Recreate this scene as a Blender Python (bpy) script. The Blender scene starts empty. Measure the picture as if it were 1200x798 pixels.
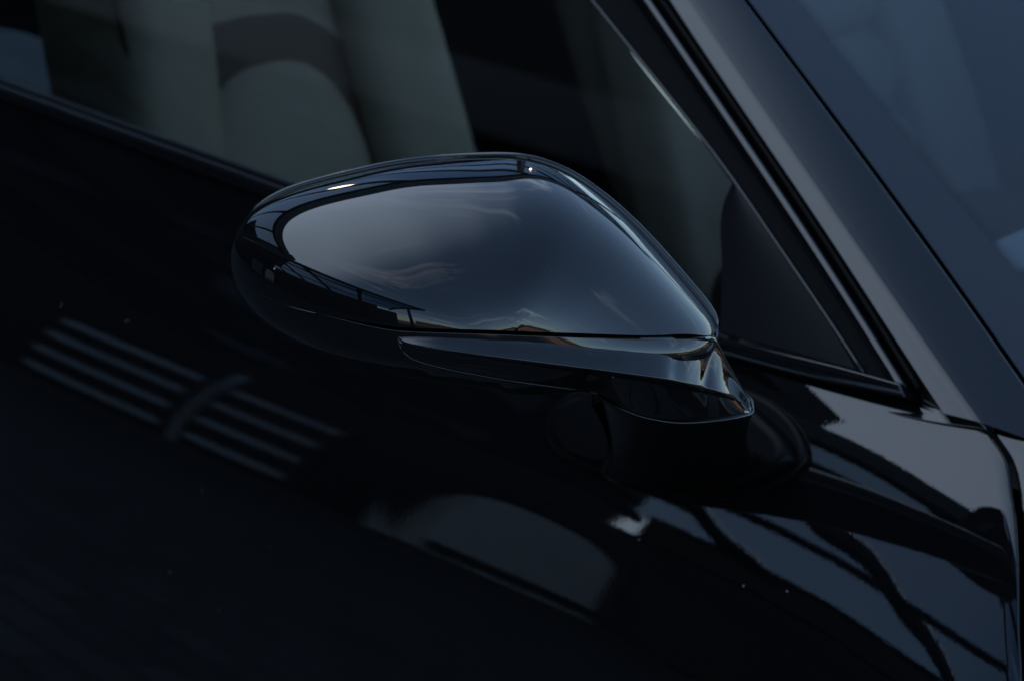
import bpy, bmesh, math, random
import numpy as np
from mathutils import Vector

random.seed(7)
R = math.radians
SC = bpy.context.scene
COL = SC.collection

# ------------------------------------------------------------------ camera
TH, PH = R(41), R(20)                       # heading towards the rear of the car, pitch down
FPX = 85 / 36 * 1200
CAM = np.array([0.80, -1.65, 1.35])
D = np.array([-math.cos(TH) * math.cos(PH), math.sin(TH) * math.cos(PH), -math.sin(PH)])
RT = np.array([math.sin(TH), math.cos(TH), 0.0])
UP = np.cross(RT, D)
cam_d = bpy.data.cameras.new('camera')
cam = bpy.data.objects.new('camera', cam_d)
COL.objects.link(cam)
cam.location = CAM
cam.rotation_euler = Vector(D).to_track_quat('-Z', 'Y').to_euler()
cam_d.lens = 85
cam_d.sensor_width = 36
cam_d.clip_start = 0.05
cam_d.clip_end = 2000
cam_d.dof.use_dof = True
cam_d.dof.focus_distance = 1.02
cam_d.dof.aperture_fstop = 15
SC.camera = cam

# ------------------------------------------------------------------ sky, sun, exposure
SUN_AZ, SUN_EL = R(-163), R(17)                # azimuth from +X towards +Y
w = bpy.data.worlds.new('World')
SC.world = w
w.use_nodes = True
nt = w.node_tree
nt.nodes.clear()
out = nt.nodes.new('ShaderNodeOutputWorld')
bg = nt.nodes.new('ShaderNodeBackground')
sky = nt.nodes.new('ShaderNodeTexSky')
sky.sky_type = 'NISHITA'
sky.sun_disc = False
sky.sun_elevation = SUN_EL
sky.sun_rotation = R(90) - SUN_AZ
sky.air_density = 1.0
sky.dust_density = 0.8
sky.ozone_density = 2.0
tc = nt.nodes.new('ShaderNodeTexCoord')
# thin high cloud: noise over the plane of the cloud layer (direction / height)
sep = nt.nodes.new('ShaderNodeSeparateXYZ')
zc = nt.nodes.new('ShaderNodeMath'); zc.operation = 'MAXIMUM'; zc.inputs[1].default_value = 0.0
za = nt.nodes.new('ShaderNodeMath'); za.operation = 'ADD'; za.inputs[1].default_value = 0.12
dx = nt.nodes.new('ShaderNodeMath'); dx.operation = 'DIVIDE'
dy = nt.nodes.new('ShaderNodeMath'); dy.operation = 'DIVIDE'
cmb = nt.nodes.new('ShaderNodeCombineXYZ')
mp = nt.nodes.new('ShaderNodeMapping')
mp.inputs['Scale'].default_value = (0.55, 1.5, 1)
mp.inputs['Rotation'].default_value = (0, 0, R(35))
nz = nt.nodes.new('ShaderNodeTexNoise')
nz.inputs['Scale'].default_value = 1.15
nz.inputs['Detail'].default_value = 9
nz.inputs['Roughness'].default_value = 0.62
nz.inputs['Distortion'].default_value = 0.9
rmp = nt.nodes.new('ShaderNodeValToRGB')
rmp.color_ramp.elements[0].position = 0.56
rmp.color_ramp.elements[0].color = (0, 0, 0, 1)
rmp.color_ramp.elements[1].position = 0.80
rmp.color_ramp.elements[1].color = (0.55, 0.55, 0.55, 1)
mix = nt.nodes.new('ShaderNodeMix'); mix.data_type = 'RGBA'
cl = nt.nodes.new('ShaderNodeMix'); cl.data_type = 'RGBA'; cl.blend_type = 'ADD'
cl.inputs['Factor'].default_value = 1.0
L = nt.links.new
L(tc.outputs['Generated'], sep.inputs[0])
L(sep.outputs['Z'], zc.inputs[0]); L(zc.outputs[0], za.inputs[0])
L(sep.outputs['X'], dx.inputs[0]); L(za.outputs[0], dx.inputs[1])
L(sep.outputs['Y'], dy.inputs[0]); L(za.outputs[0], dy.inputs[1])
L(dx.outputs[0], cmb.inputs[0]); L(dy.outputs[0], cmb.inputs[1])
L(cmb.outputs[0], mp.inputs[0]); L(mp.outputs[0], nz.inputs['Vector'])
L(nz.outputs['Fac'], rmp.inputs[0])
L(sky.outputs[0], cl.inputs[6]); cl.inputs[7].default_value = (9.0, 8.8, 8.8, 1)
L(rmp.outputs[0], mix.inputs['Factor']); L(sky.outputs[0], mix.inputs[6]); L(cl.outputs[2], mix.inputs[7])
# a broad pale sheet of high cloud standing over the rear of the car
vd = nt.nodes.new('ShaderNodeVectorMath'); vd.operation = 'DOT_PRODUCT'
vd.inputs[1].default_value = Vector((-0.80, -0.30, 0.52)).normalized()
vr = nt.nodes.new('ShaderNodeMapRange'); vr.interpolation_type = 'SMOOTHERSTEP'
vr.inputs[1].default_value = 0.60; vr.inputs[2].default_value = 0.92
vr.inputs[3].default_value = 0.0; vr.inputs[4].default_value = 0.95
vn = nt.nodes.new('ShaderNodeTexNoise'); vn.inputs['Scale'].default_value = 1.6; vn.inputs['Detail'].default_value = 5
vm = nt.nodes.new('ShaderNodeMapRange'); vm.inputs[3].default_value = 0.85; vm.inputs[4].default_value = 1.15
vx = nt.nodes.new('ShaderNodeMath'); vx.operation = 'MULTIPLY'; vx.use_clamp = True
veil = nt.nodes.new('ShaderNodeMix'); veil.data_type = 'RGBA'
veil.inputs[7].default_value = (3.9, 4.9, 6.3, 1)
L(tc.outputs['Generated'], vd.inputs[0]); L(vd.outputs['Value'], vr.inputs[0])
L(tc.outputs['Generated'], vn.inputs['Vector']); L(vn.outputs['Fac'], vm.inputs[0])
L(vr.outputs[0], vx.inputs[0]); L(vm.outputs[0], vx.inputs[1])
L(vx.outputs[0], veil.inputs['Factor']); L(mix.outputs[2], veil.inputs[6])
L(veil.outputs[2], bg.inputs['Color'])
bg.inputs['Strength'].default_value = 0.06
L(bg.outputs[0], out.inputs[0])

sl = bpy.data.lights.new('sun', 'SUN')
sl.energy = 2.0
sl.angle = R(0.5)
sl.color = (1.0, 0.93, 0.85)
so = bpy.data.objects.new('sun', sl)
COL.objects.link(so)
so.location = (-30, -8, 14)
so.rotation_euler = Vector((-math.cos(SUN_EL) * math.cos(SUN_AZ), -math.cos(SUN_EL) * math.sin(SUN_AZ),
                            -math.sin(SUN_EL))).to_track_quat('-Z', 'Y').to_euler()

SC.view_settings.view_transform = 'Standard'
SC.view_settings.look = 'None'
SC.view_settings.gamma = 1
SC.view_settings.use_curve_mapping = False
SC.view_settings.exposure = 3.0
SC.render.engine = 'CYCLES'
SC.cycles.max_bounces = 10
SC.cycles.transparent_max_bounces = 16
SC.cycles.caustics_reflective = False
SC.cycles.caustics_refractive = False
SC.cycles.sample_clamp_indirect = 8


# ------------------------------------------------------------------ helpers
def ray(px, py):
    return D + (px - 600) / FPX * RT - (py - 399) / FPX * UP


def on_plane(px, py, p0, n):
    d = ray(px, py)
    t = np.dot(np.asarray(p0) - CAM, n) / np.dot(d, n)
    return CAM + t * d


def unit(v):
    v = np.asarray(v, float)
    return v / np.linalg.norm(v)


def spline(pts, n, closed=False):
    """natural / periodic cubic spline through pts, resampled to n points by chord length"""
    P = np.asarray(pts, float)
    if closed:
        P = np.vstack([P, P[:1]])
    t = np.concatenate([[0], np.cumsum(np.sqrt(np.maximum(np.linalg.norm(np.diff(P, axis=0), axis=1), 1e-9) ** 2))])
    m = len(t)
    h = np.diff(t)
    A = np.zeros((m, m)); B = np.zeros((m, P.shape[1]))
    for i in range(1, m - 1):
        A[i, i - 1] = h[i - 1]; A[i, i] = 2 * (h[i - 1] + h[i]); A[i, i + 1] = h[i]
        B[i] = 6 * ((P[i + 1] - P[i]) / h[i] - (P[i] - P[i - 1]) / h[i - 1])
    if closed:
        A[0, 0] = 2 * (h[0] + h[-1]); A[0, 1] = h[0]; A[0, m - 2] = h[-1]
        B[0] = 6 * ((P[1] - P[0]) / h[0] - (P[0] - P[m - 2]) / h[-1])
        A[m - 1, m - 1] = 1; A[m - 1, 0] = -1
    else:
        A[0, 0] = 1; A[m - 1, m - 1] = 1
    M = np.linalg.solve(A, B)
    q = np.linspace(0, t[-1], n + 1)[:-1] if closed else np.linspace(0, t[-1], n)
    o = []
    for s in q:
        i = min(max(np.searchsorted(t, s, side='right') - 1, 0), m - 2)
        a, b = t[i + 1] - s, s - t[i]
        o.append(M[i] * a ** 3 / (6 * h[i]) + M[i + 1] * b ** 3 / (6 * h[i]) +
                 (P[i] / h[i] - M[i] * h[i] / 6) * a + (P[i + 1] / h[i] - M[i + 1] * h[i] / 6) * b)
    return np.array(o)


def interp(x, table):
    t = np.asarray(table, float)
    return float(np.interp(x, t[:, 0], t[:, 1]))


def sm_interp(table, n=400):
    """smooth function through a table of (x, y)"""
    P = np.asarray(table, float)
    xs = np.linspace(P[0, 0], P[-1, 0], n)
    x, y = P[:, 0], P[:, 1]
    dl = np.diff(y) / np.diff(x)
    m = np.zeros(len(x)); m[0] = dl[0]; m[-1] = dl[-1]
    for i in range(1, len(x) - 1):
        m[i] = 0 if dl[i - 1] * dl[i] <= 0 else 2 * dl[i - 1] * dl[i] / (dl[i - 1] + dl[i])

    def f(q):
        q = min(max(q, x[0]), x[-1])
        i = min(max(np.searchsorted(x, q, side='right') - 1, 0), len(x) - 2)
        hh = x[i + 1] - x[i]; s = (q - x[i]) / hh
        return float((2 * s ** 3 - 3 * s ** 2 + 1) * y[i] + (s ** 3 - 2 * s ** 2 + s) * hh * m[i] +
                     (-2 * s ** 3 + 3 * s ** 2) * y[i + 1] + (s ** 3 - s ** 2) * hh * m[i + 1])
    return f


def obj(name, verts, faces, m, parent=None, smooth=True, label=None, cat=None, group=None, kind=None, sharp=None):
    me = bpy.data.meshes.new(name)
    me.from_pydata([tuple(map(float, v)) for v in verts], [], faces)
    bm = bmesh.new(); bm.from_mesh(me)
    bmesh.ops.recalc_face_normals(bm, faces=bm.faces)
    bm.to_mesh(me); bm.free()
    me.materials.append(m)
    if smooth:
        me.shade_smooth()
        if sharp:
            me.set_sharp_from_angle(angle=R(sharp))
    o = bpy.data.objects.new(name, me)
    COL.objects.link(o)
    if parent is not None:
        o.parent = parent
        o.matrix_parent_inverse = PARENT_INV.get(parent.name, ID)
    tag(o, label, cat, group, kind)
    return o


from mathutils import Matrix
ID = Matrix.Identity(4)
PARENT_INV = {}


def tag(o, label=None, cat=None, group=None, kind=None):
    if label: o['label'] = label
    if cat: o['category'] = cat
    if group: o['group'] = group
    if kind: o['kind'] = kind


def thing(name, loc, label, cat, group=None):
    o = bpy.data.objects.new(name, None)
    o.empty_display_size = 0.2
    COL.objects.link(o)
    o.location = loc
    PARENT_INV[o.name] = Matrix.Translation(-Vector(loc))
    tag(o, label, cat, group)
    return o


def grid_faces(nr, nc, closed_c=False, off=0):
    f = []
    for i in range(nr - 1):
        for j in range(nc if closed_c else nc - 1):
            k = (j + 1) % nc
            f.append((off + i * nc + j, off + i * nc + k, off + (i + 1) * nc + k, off + (i + 1) * nc + j))
    return f


def loft(name, rings, m, parent=None, cap=True, **kw):
    nr, nc = len(rings), len(rings[0])
    v = [p for r in rings for p in r]
    f = grid_faces(nr, nc, True)
    if cap:
        f.append(tuple(range(nc)))
        f.append(tuple((nr - 1) * nc + j for j in range(nc)))
    return obj(name, v, f, m, parent, **kw)


def bevel(o, wdt, seg=3, ang=35):
    b = o.modifiers.new('bevel', 'BEVEL')
    b.width = wdt; b.segments = seg; b.limit_method = 'ANGLE'; b.angle_limit = R(ang)
    b.harden_normals = False
    return o


def box_vf(c, s, rz=0.0):
    v, f = [], []
    cx, sx = math.cos(rz), math.sin(rz)
    for dz_ in (-.5, .5):
        for a, b in ((-.5, -.5), (.5, -.5), (.5, .5), (-.5, .5)):
            x, y = a * s[0], b * s[1]
            v.append((c[0] + x * cx - y * sx, c[1] + x * sx + y * cx, c[2] + dz_ * s[2]))
    f = [(0, 3, 2, 1), (4, 5, 6, 7), (0, 1, 5, 4), (1, 2, 6, 5), (2, 3, 7, 6), (3, 0, 4, 7)]
    return v, f


def box(name, c, s, m, parent=None, rz=0.0, bev=0.0, **kw):
    v, f = box_vf(c, s, rz)
    o = obj(name, v, f, m, parent, smooth=False, **kw)
    if bev:
        bevel(o, bev, 2)
    return o


def boxes(name, items, m, parent=None, **kw):
    V, F = [], []
    for c, s in items:
        v, f = box_vf(c, s)
        F += [tuple(i + len(V) for i in q) for q in f]
        V += v
    return obj(name, V, F, m, parent, smooth=False, **kw)


def plane_by(p0, p1, hint):
    t = unit(np.asarray(p1) - np.asarray(p0))
    n = np.asarray(hint, float)
    return np.asarray(p0), unit(n - np.dot(n, t) * t)


def strip(name, lp, rp, pl, m, parent, lift=0.0, thick=0.006, crown=0.0, n=40, nc=9, bev=0.0, plr=None, **kw):
    """a bar of sheet metal, rubber or glass between two outlines lying on a plane"""
    p0, nn = pl
    p0r, nnr = plr or pl
    A = np.array([on_plane(x, y, p0, nn) for x, y in spline(lp, n)])
    B = np.array([on_plane(x, y, p0r, nnr) for x, y in spline(rp, n)])
    V = []
    for a, b in zip(A, B):
        nv = unit(nn + nnr)
        for j in range(nc):
            s = j / (nc - 1)
            V.append(a + (b - a) * s + nv * (lift + crown * (1 - (2 * s - 1) ** 2)))
        for j in range(nc):
            s = 1 - j / (nc - 1)
            V.append(a + (b - a) * s + nv * (lift - thick))
    w2 = 2 * nc
    F = grid_faces(n, w2, True)
    F.append(tuple(range(w2))); F.append(tuple((n - 1) * w2 + j for j in range(w2)))
    o = obj(name, V, F, m, parent, sharp=40, **kw)
    if bev:
        bevel(o, bev, 3, 40)
    return o


def tube(name, pts, r, m, parent=None, seg=8, closed=False, **kw):
    P = np.asarray(pts, float)
    n = len(P)
    rings = []
    for i in range(n):
        a = P[(i - 1) % n] if (closed or i > 0) else P[i]
        b = P[(i + 1) % n] if (closed or i < n - 1) else P[i]
        t = unit(b - a)
        e1 = unit(np.cross(t, (0.13, 0.21, 0.97)))
        e2 = np.cross(t, e1)
        rings.append([P[i] + r * (math.cos(q) * e1 + math.sin(q) * e2) for q in np.linspace(0, 2 * math.pi, seg, endpoint=False)])
    v = [p for rr in rings for p in rr]
    f = grid_faces(n, seg, True)
    if closed:
        f += [((n - 1) * seg + j, (n - 1) * seg + (j + 1) % seg, (j + 1) % seg, j) for j in range(seg)]
    else:
        f.append(tuple(range(seg))); f.append(tuple((n - 1) * seg + j for j in range(seg)))
    return obj(name, v, f, m, parent, **kw)


# ------------------------------------------------------------------ materials
def mat(name, col, rough=0.5, metal=0.0, ior=1.5, var=0.0, vscale=8.0, bump=0.0, bscale=200.0, spec=0.5):
    m = bpy.data.materials.new(name)
    m.use_nodes = True
    t = m.node_tree
    b = t.nodes['Principled BSDF']
    b.inputs['Base Color'].default_value = (*col, 1)
    b.inputs['Roughness'].default_value = rough
    b.inputs['Metallic'].default_value = metal
    b.inputs['IOR'].default_value = ior
    b.inputs['Specular IOR Level'].default_value = spec
    co = t.nodes.new('ShaderNodeTexCoord')
    if var:
        n = t.nodes.new('ShaderNodeTexNoise'); n.inputs['Scale'].default_value = vscale; n.inputs['Detail'].default_value = 6
        r = t.nodes.new('ShaderNodeMapRange'); r.inputs[3].default_value = 1 - var; r.inputs[4].default_value = 1 + var
        x = t.nodes.new('ShaderNodeVectorMath'); x.operation = 'SCALE'; x.inputs[0].default_value = col
        t.links.new(co.outputs['Object'], n.inputs['Vector'])
        t.links.new(n.outputs['Fac'], r.inputs[0]); t.links.new(r.outputs[0], x.inputs['Scale'])
        t.links.new(x.outputs[0], b.inputs['Base Color'])
    if bump:
        n = t.nodes.new('ShaderNodeTexNoise'); n.inputs['Scale'].default_value = bscale; n.inputs['Detail'].default_value = 2
        u = t.nodes.new('ShaderNodeBump'); u.inputs['Strength'].default_value = 1.0; u.inputs['Distance'].default_value = bump
        t.links.new(co.outputs['Object'], n.inputs['Vector'])
        t.links.new(n.outputs['Fac'], u.inputs['Height']); t.links.new(u.outputs[0], b.inputs['Normal'])
    return m


def paint(name, peel, scale, dust=0.0):
    """black lacquer: mirror-smooth clear coat with orange peel and a few specks of dust"""
    m = mat(name, (0.0025, 0.0026, 0.003), 0.012, bump=peel, bscale=scale, ior=1.5)
    if dust:
        t = m.node_tree; b = t.nodes['Principled BSDF']
        co = t.nodes.new('ShaderNodeTexCoord')
        v = t.nodes.new('ShaderNodeTexVoronoi'); v.inputs['Scale'].default_value = 48
        lt = t.nodes.new('ShaderNodeMath'); lt.operation = 'LESS_THAN'; lt.inputs[1].default_value = dust
        sp = t.nodes.new('ShaderNodeSeparateColor')
        g = t.nodes.new('ShaderNodeMath'); g.operation = 'GREATER_THAN'; g.inputs[1].default_value = 0.55
        mu = t.nodes.new('ShaderNodeMath'); mu.operation = 'MULTIPLY'
        mx = t.nodes.new('ShaderNodeMix'); mx.data_type = 'RGBA'
        mx.inputs[6].default_value = (0.0025, 0.0026, 0.003, 1); mx.inputs[7].default_value = (0.45, 0.45, 0.45, 1)
        t.links.new(co.outputs['Object'], v.inputs['Vector'])
        t.links.new(v.outputs['Distance'], lt.inputs[0]); t.links.new(v.outputs['Color'], sp.inputs[0])
        t.links.new(sp.outputs[0], g.inputs[0]); t.links.new(lt.outputs[0], mu.inputs[0]); t.links.new(g.outputs[0], mu.inputs[1])
        t.links.new(mu.outputs[0], mx.inputs['Factor']); t.links.new(mx.outputs[2], b.inputs['Base Color'])
    return m


def glass(name, tint, ior=1.5, rough=0.0):
    m = bpy.data.materials.new(name)
    m.use_nodes = True
    t = m.node_tree
    t.nodes.clear()
    o = t.nodes.new('ShaderNodeOutputMaterial')
    tr = t.nodes.new('ShaderNodeBsdfTransparent'); tr.inputs[0].default_value = (*tint, 1)
    gl = t.nodes.new('ShaderNodeBsdfGlossy'); gl.inputs['Roughness'].default_value = rough
    gl.inputs[0].default_value = (1, 1, 1, 1)
    fr = t.nodes.new('ShaderNodeFresnel')
    ge = t.nodes.new('ShaderNodeNewGeometry')
    io = t.nodes.new('ShaderNodeMapRange'); io.inputs[3].default_value = ior; io.inputs[4].default_value = 1 / ior
    t.links.new(ge.outputs['Backfacing'], io.inputs[0]); t.links.new(io.outputs[0], fr.inputs[0])
    mx = t.nodes.new('ShaderNodeMixShader')
    t.links.new(fr.outputs[0], mx.inputs[0]); t.links.new(tr.outputs[0], mx.inputs[1]); t.links.new(gl.outputs[0], mx.inputs[2])
    t.links.new(mx.outputs[0], o.inputs[0])
    return m


PAINT = paint('black_lacquer', 0.0000007, 330, 0.022)
DOORPAINT = paint('black_door_lacquer', 0.000005, 540, 0.022)
GLOSSBLK = mat('gloss_black_plastic', (0.003, 0.003, 0.0035), 0.06)
SATIN = mat('satin_black_trim', (0.006, 0.006, 0.007), 0.16, bump=0.000001, bscale=500)
RUBBER = mat('black_rubber', (0.003, 0.003, 0.003), 0.55, spec=0.10, bump=0.00002, bscale=600)
DARKPL = mat('matt_black_plastic', (0.004, 0.004, 0.005), 0.42, spec=0.13)
STALK = mat('black_stalk_plastic', (0.003, 0.003, 0.003), 0.14, spec=0.3)
FOOT = mat('black_foot_plastic', (0.002, 0.002, 0.002), 0.4, spec=0.08)
SIDEGLASS = glass('tinted_side_glass', (0.45, 0.465, 0.45))
SCREENGLASS = glass('windscreen_glass', (0.33, 0.36, 0.38))
FRIT = mat('windscreen_black_border', (0.006, 0.006, 0.008), 0.03)
LEATHER = mat('warm_grey_leather', (0.40, 0.35, 0.27), 0.5, var=0.12, vscale=20, bump=0.0002, bscale=300)
LEATHER_DK_SHADE = mat('dark_piping_and_shade_leather', (0.085, 0.045, 0.028), 0.5, bump=0.0002, bscale=300)  # piping and stitching; also shade painted into cushions and backrest hollow
CARPET = mat('dark_carpet', (0.012, 0.012, 0.014), 0.95, var=0.3, vscale=90)
PALE = mat('pale_grey_sheet', (0.62, 0.67, 0.72), 0.6, var=0.08, vscale=15)  # pale strip on the dash; window light painted as a panel
MIRROR = mat('mirror_glass', (0.8, 0.8, 0.82), 0.0, 1.0)

# ------------------------------------------------------------------ setting: ground
def paving_mat():
    m = mat('brick_paving', (0.1, 0.095, 0.09), 0.8)
    t = m.node_tree; b = t.nodes['Principled BSDF']
    co = t.nodes.new('ShaderNodeTexCoord')
    br = t.nodes.new('ShaderNodeTexBrick')
    br.inputs['Scale'].default_value = 1.0
    br.inputs['Brick Width'].default_value = 0.21; br.inputs['Row Height'].default_value = 0.105
    br.inputs['Mortar Size'].default_value = 0.006; br.inputs['Mortar Smooth'].default_value = 0.3
    br.inputs['Color1'].default_value = (0.11, 0.105, 0.098, 1); br.inputs['Color2'].default_value = (0.06, 0.058, 0.055, 1)
    br.inputs['Mortar'].default_value = (0.005, 0.005, 0.005, 1)
    n = t.nodes.new('ShaderNodeTexNoise'); n.inputs['Scale'].default_value = 1.3; n.inputs['Detail'].default_value = 8
    mx = t.nodes.new('ShaderNodeMix'); mx.data_type = 'RGBA'; mx.blend_type = 'MULTIPLY'; mx.inputs['Factor'].default_value = 0.7
    t.links.new(co.outputs['Object'], br.inputs['Vector']); t.links.new(co.outputs['Object'], n.inputs['Vector'])
    t.links.new(br.outputs['Color'], mx.inputs[6]); t.links.new(n.outputs['Fac'], mx.inputs[7])
    t.links.new(mx.outputs[2], b.inputs['Base Color'])
    u = t.nodes.new('ShaderNodeBump'); u.inputs['Distance'].default_value = 0.006
    t.links.new(br.outputs['Fac'], u.inputs['Height']); u.invert = True
    t.links.new(u.outputs[0], b.inputs['Normal'])
    return m


PAVE = paving_mat()
obj('ground', [(-300, -300, 0), (300, -300, 0), (300, 300, 0), (-300, 300, 0)], [(0, 1, 2, 3)], PAVE, smooth=False, kind='structure')

# ------------------------------------------------------------------ setting: the buildings round the yard (seen in the lacquer)
WALLDK = mat('dark_brown_boarding', (0.03, 0.024, 0.02), 0.8, var=0.3, vscale=3)
BLACKW = mat('black_stained_boarding', (0.012, 0.012, 0.012), 0.85, var=0.3, vscale=3)
SHUT = mat('brown_shutter', (0.05, 0.042, 0.036), 0.5, var=0.1, vscale=4)
SLAT = mat('grey_slat_paint', (0.70, 0.72, 0.75), 0.5, var=0.1, vscale=4)
WHITEW = mat('white_render', (0.85, 0.84, 0.82), 0.7, var=0.08, vscale=3)
STEEL = mat('dark_steel', (0.012, 0.012, 0.013), 0.5)
ROOF = mat('slate_roof', (0.05, 0.05, 0.055), 0.7, var=0.2, vscale=2)
BRICK = mat('brown_brick', (0.16, 0.09, 0.06), 0.85, var=0.3, vscale=3)
KERB = mat('brown_kerb', (0.10, 0.08, 0.065), 0.8, var=0.3, vscale=3)
LEAF = mat('dark_foliage', (0.05, 0.06, 0.03), 0.8, var=0.5, vscale=2)
BARK = mat('bark', (0.06, 0.045, 0.035), 0.9, var=0.4, vscale=6)
LAMP = mat('lamp_glow', (0.8, 0.75, 0.6), 0.4)
LAMP.node_tree.nodes['Principled BSDF'].inputs['Emission Color'].default_value = (1, .78, .5, 1)
LAMP.node_tree.nodes['Principled BSDF'].inputs['Emission Strength'].default_value = 6
CANOPYGLASS = glass('canopy_glass', (0.20, 0.26, 0.34))


def canopy(x0, x1, yw, ye, zw, ze, label, step=1.7):
    c = thing('glass_canopy', ((x0 + x1) / 2, (yw + ye) / 2, 0), label, 'canopy', 'glass canopies round the yard')
    s = 1 if ye > yw else -1

    def z_at(q):                       # gently bowed rafters
        return zw + (ze - zw) * q + 0.28 * 4 * q * (1 - q)
    nq = 9
    n = max(2, round(abs(x1 - x0) / step))
    xs = np.linspace(x0, x1, n + 1)
    for i, x in enumerate(xs):
        V, F = [], []
        for k in range(nq):
            q = k / (nq - 1)
            y = yw + (ye - yw) * q
            for dx_, dz_ in ((-.09, -.18), (.09, -.18), (.09, -.01), (-.09, -.01)):
                V.append((x + dx_, y, z_at(q) + dz_))
        F = grid_faces(nq, 4, True) + [(0, 1, 2, 3), tuple(4 * (nq - 1) + j for j in range(4))]
        obj('rafter', V, F, STEEL, c, smooth=False)
        if i in (0, n):
            box('post', (x, ye - s * 1.2, (z_at(.83) - .17) / 2), (.10, .10, z_at(.83) - .17), STEEL, c)
    for i in range(n):
        V = []
        a, b = xs[i] + .09, xs[i + 1] - .09
        for k in range(nq):
            q = k / (nq - 1)
            y = yw + (ye - yw) * q
            V += [(a, y, z_at(q)), (b, y, z_at(q))]
        obj('pane', V, grid_faces(nq, 2), CANOPYGLASS, c)
    for q in (0.36, 0.8):
        box('purlin', ((x0 + x1) / 2, yw + (ye - yw) * q, z_at(q) - .06), (abs(x1 - x0), .11, .10), STEEL, c)
    box('eave_beam', ((x0 + x1) / 2, ye, ze - .06), (abs(x1 - x0) + .2, .16, .26), STEEL, c)
    return c


YW = -11.2
canopy(-11.4, 1.6, YW + 1.9, -4.2, 3.15, 3.4, 'glass canopy with bowed dark rafters reflected low in the black door', 1.9)


def rear_canopy():
    c = thing('glass_canopy', (-7.5, 4, 0), 'wide glass canopy over the tail of the car with two small warm lamps', 'canopy', 'glass canopies round the yard')
    xe, xw, ya, yb = -2.7, -10.0, -3.4, 9.0
    nq = 9

    def zq(q): return 3.55 + (3.2 - 3.55) * q + .28 * 4 * q * (1 - q)
    ys = np.linspace(ya, yb, 10)
    for y in ys:
        V = []
        for k in range(nq):
            q = k / (nq - 1); x = xe + (xw - xe) * q
            V += [(x, y - .06, zq(q) - .18), (x, y + .06, zq(q) - .18), (x, y + .06, zq(q) - .01), (x, y - .06, zq(q) - .01)]
        obj('rafter', V, grid_faces(nq, 4, True) + [(0, 1, 2, 3), tuple(4 * (nq - 1) + j for j in range(4))], STEEL, c, smooth=False)
    for y0, y1 in zip(ys[:-1], ys[1:]):
        V = []
        for k in range(nq):
            q = k / (nq - 1); x = xe + (xw - xe) * q
            V += [(x, y0 + .06, zq(q)), (x, y1 - .06, zq(q))]
        obj('pane', V, grid_faces(nq, 2), CANOPYGLASS, c)
    box('eave_beam', (xe, (ya + yb) / 2, 3.47), (.16, yb - ya + .2, .34), STEEL, c)
    box('purlin', (-7.4, (ya + yb) / 2, zq(.5) - .06), (.09, yb - ya, .1), STEEL, c)
    for y in (1.8, (ya + yb) / 2 + 2, yb - .1):
        box('post', (xe - .2, y, 1.65), (.12, .12, 3.3), STEEL, c)
    for x, y in ((-4.0, 0.9), (-4.0, 3.3)):
        rings = [[(x + r * math.cos(a), y + r * math.sin(a), z) for a in np.linspace(0, 6.283, 12, endpoint=False)]
                 for r, z in ((.03, 3.60), (.03, 3.46), (.028, 3.44))]
        lamp = loft('lamp', rings, LAMP, c)


rear_canopy()


wh = thing('skyline_block', (40, 10, 0), 'long low dark block added on the skyline ahead of the car', 'skyline_block')
box('wall', (41, 10, 2.6), (8, 26, 5.2), WALLDK, wh)  # unseen block added to screen low light from ahead of the car
box('roof', (41, 10, 5.3), (8.6, 26.6, .25), ROOF, wh)


def shutter(parent, x0, x1, z0, z1, y, m, pitch, proud=0.03, fill=.9):
    d = obj('shutter', *box_vf(((x0 + x1) / 2, y, (z0 + z1) / 2), (x1 - x0, .04, z1 - z0)), STEEL, parent, smooth=False)
    z = z0 + pitch / 2
    first = None
    while z < z1:
        if first is None:
            v, f = box_vf((0, 0, 0), (x1 - x0 - .04, .03, pitch * fill))
            first = obj('slat', v, f, m, d, smooth=False)
            first.location = ((x0 + x1) / 2, y + proud, z)
            first.matrix_parent_inverse = ID
        else:
            o = first.copy(); COL.objects.link(o)
            o.location = ((x0 + x1) / 2, y + proud, z)
        z += pitch
    return d


g = thing('garage_building', (-4, YW - 3, 0), 'long dark boarded garage with brown shutters behind the glass canopy', 'garage')
box('wall', (-4.4, YW - 3, 1.45), (13.8, 6.2, 2.9), WALLDK, g)
box('roof', (-4.4, YW - 3, 2.98), (13.8, 6.0, .16), ROOF, g)
for xa in (-11.0, -8.2, -5.4, -2.6, 0.1):
    shutter(g, xa, xa + 2.3, 0.1, 2.1, YW + .14, SHUT, 0.5)
yy = np.linspace(YW + .12, YW + 1.75, 15)
zz = 1.45 + .75 * np.sqrt(np.clip(1 - ((yy - yy.mean()) / (.5 * (yy[-1] - yy[0]))) ** 2, 0, 1))
prof = [(yy[0], .05)] + list(zip(yy, zz)) + [(yy[-1], .05)]
pw_ = obj('arched_wall', [(x, y, z) for x in (-9.08, -8.92) for y, z in prof],
          grid_faces(2, len(prof), True) + [tuple(range(len(prof))), tuple(len(prof) + k for k in range(len(prof)))], WHITEW, g, smooth=False)
box('base_board', (-8.9, YW + .94, .28), (.06, 1.55, .25), STEEL, pw_)
box('upper_wall', (-4.1, YW - 3, 3.4), (10.2, 6.0, .9), WALLDK, g)
b = thing('barn', (-16, YW - 3, 0), 'tall black boarded barn with slatted grey doors at the corner of the yard', 'barn')
box('wall', (-21.2, YW + .2, 5.2), (22.0, 2.0, 10.4), BLACKW, b)
box('roof', (-21.2, YW + .2, 10.55), (22.8, 2.6, .3), ROOF, b)
box('sky_block', (-9.55, YW + .3, 7.4), (1.3, 1.6, 5.8), BLACKW, b)  # unseen block added to keep bright sky out of the window reflection
box('wing_wall', (-24.0, YW + 5.3, 5.1), (12.0, 8.15, 10.2), BLACKW, b)
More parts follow.
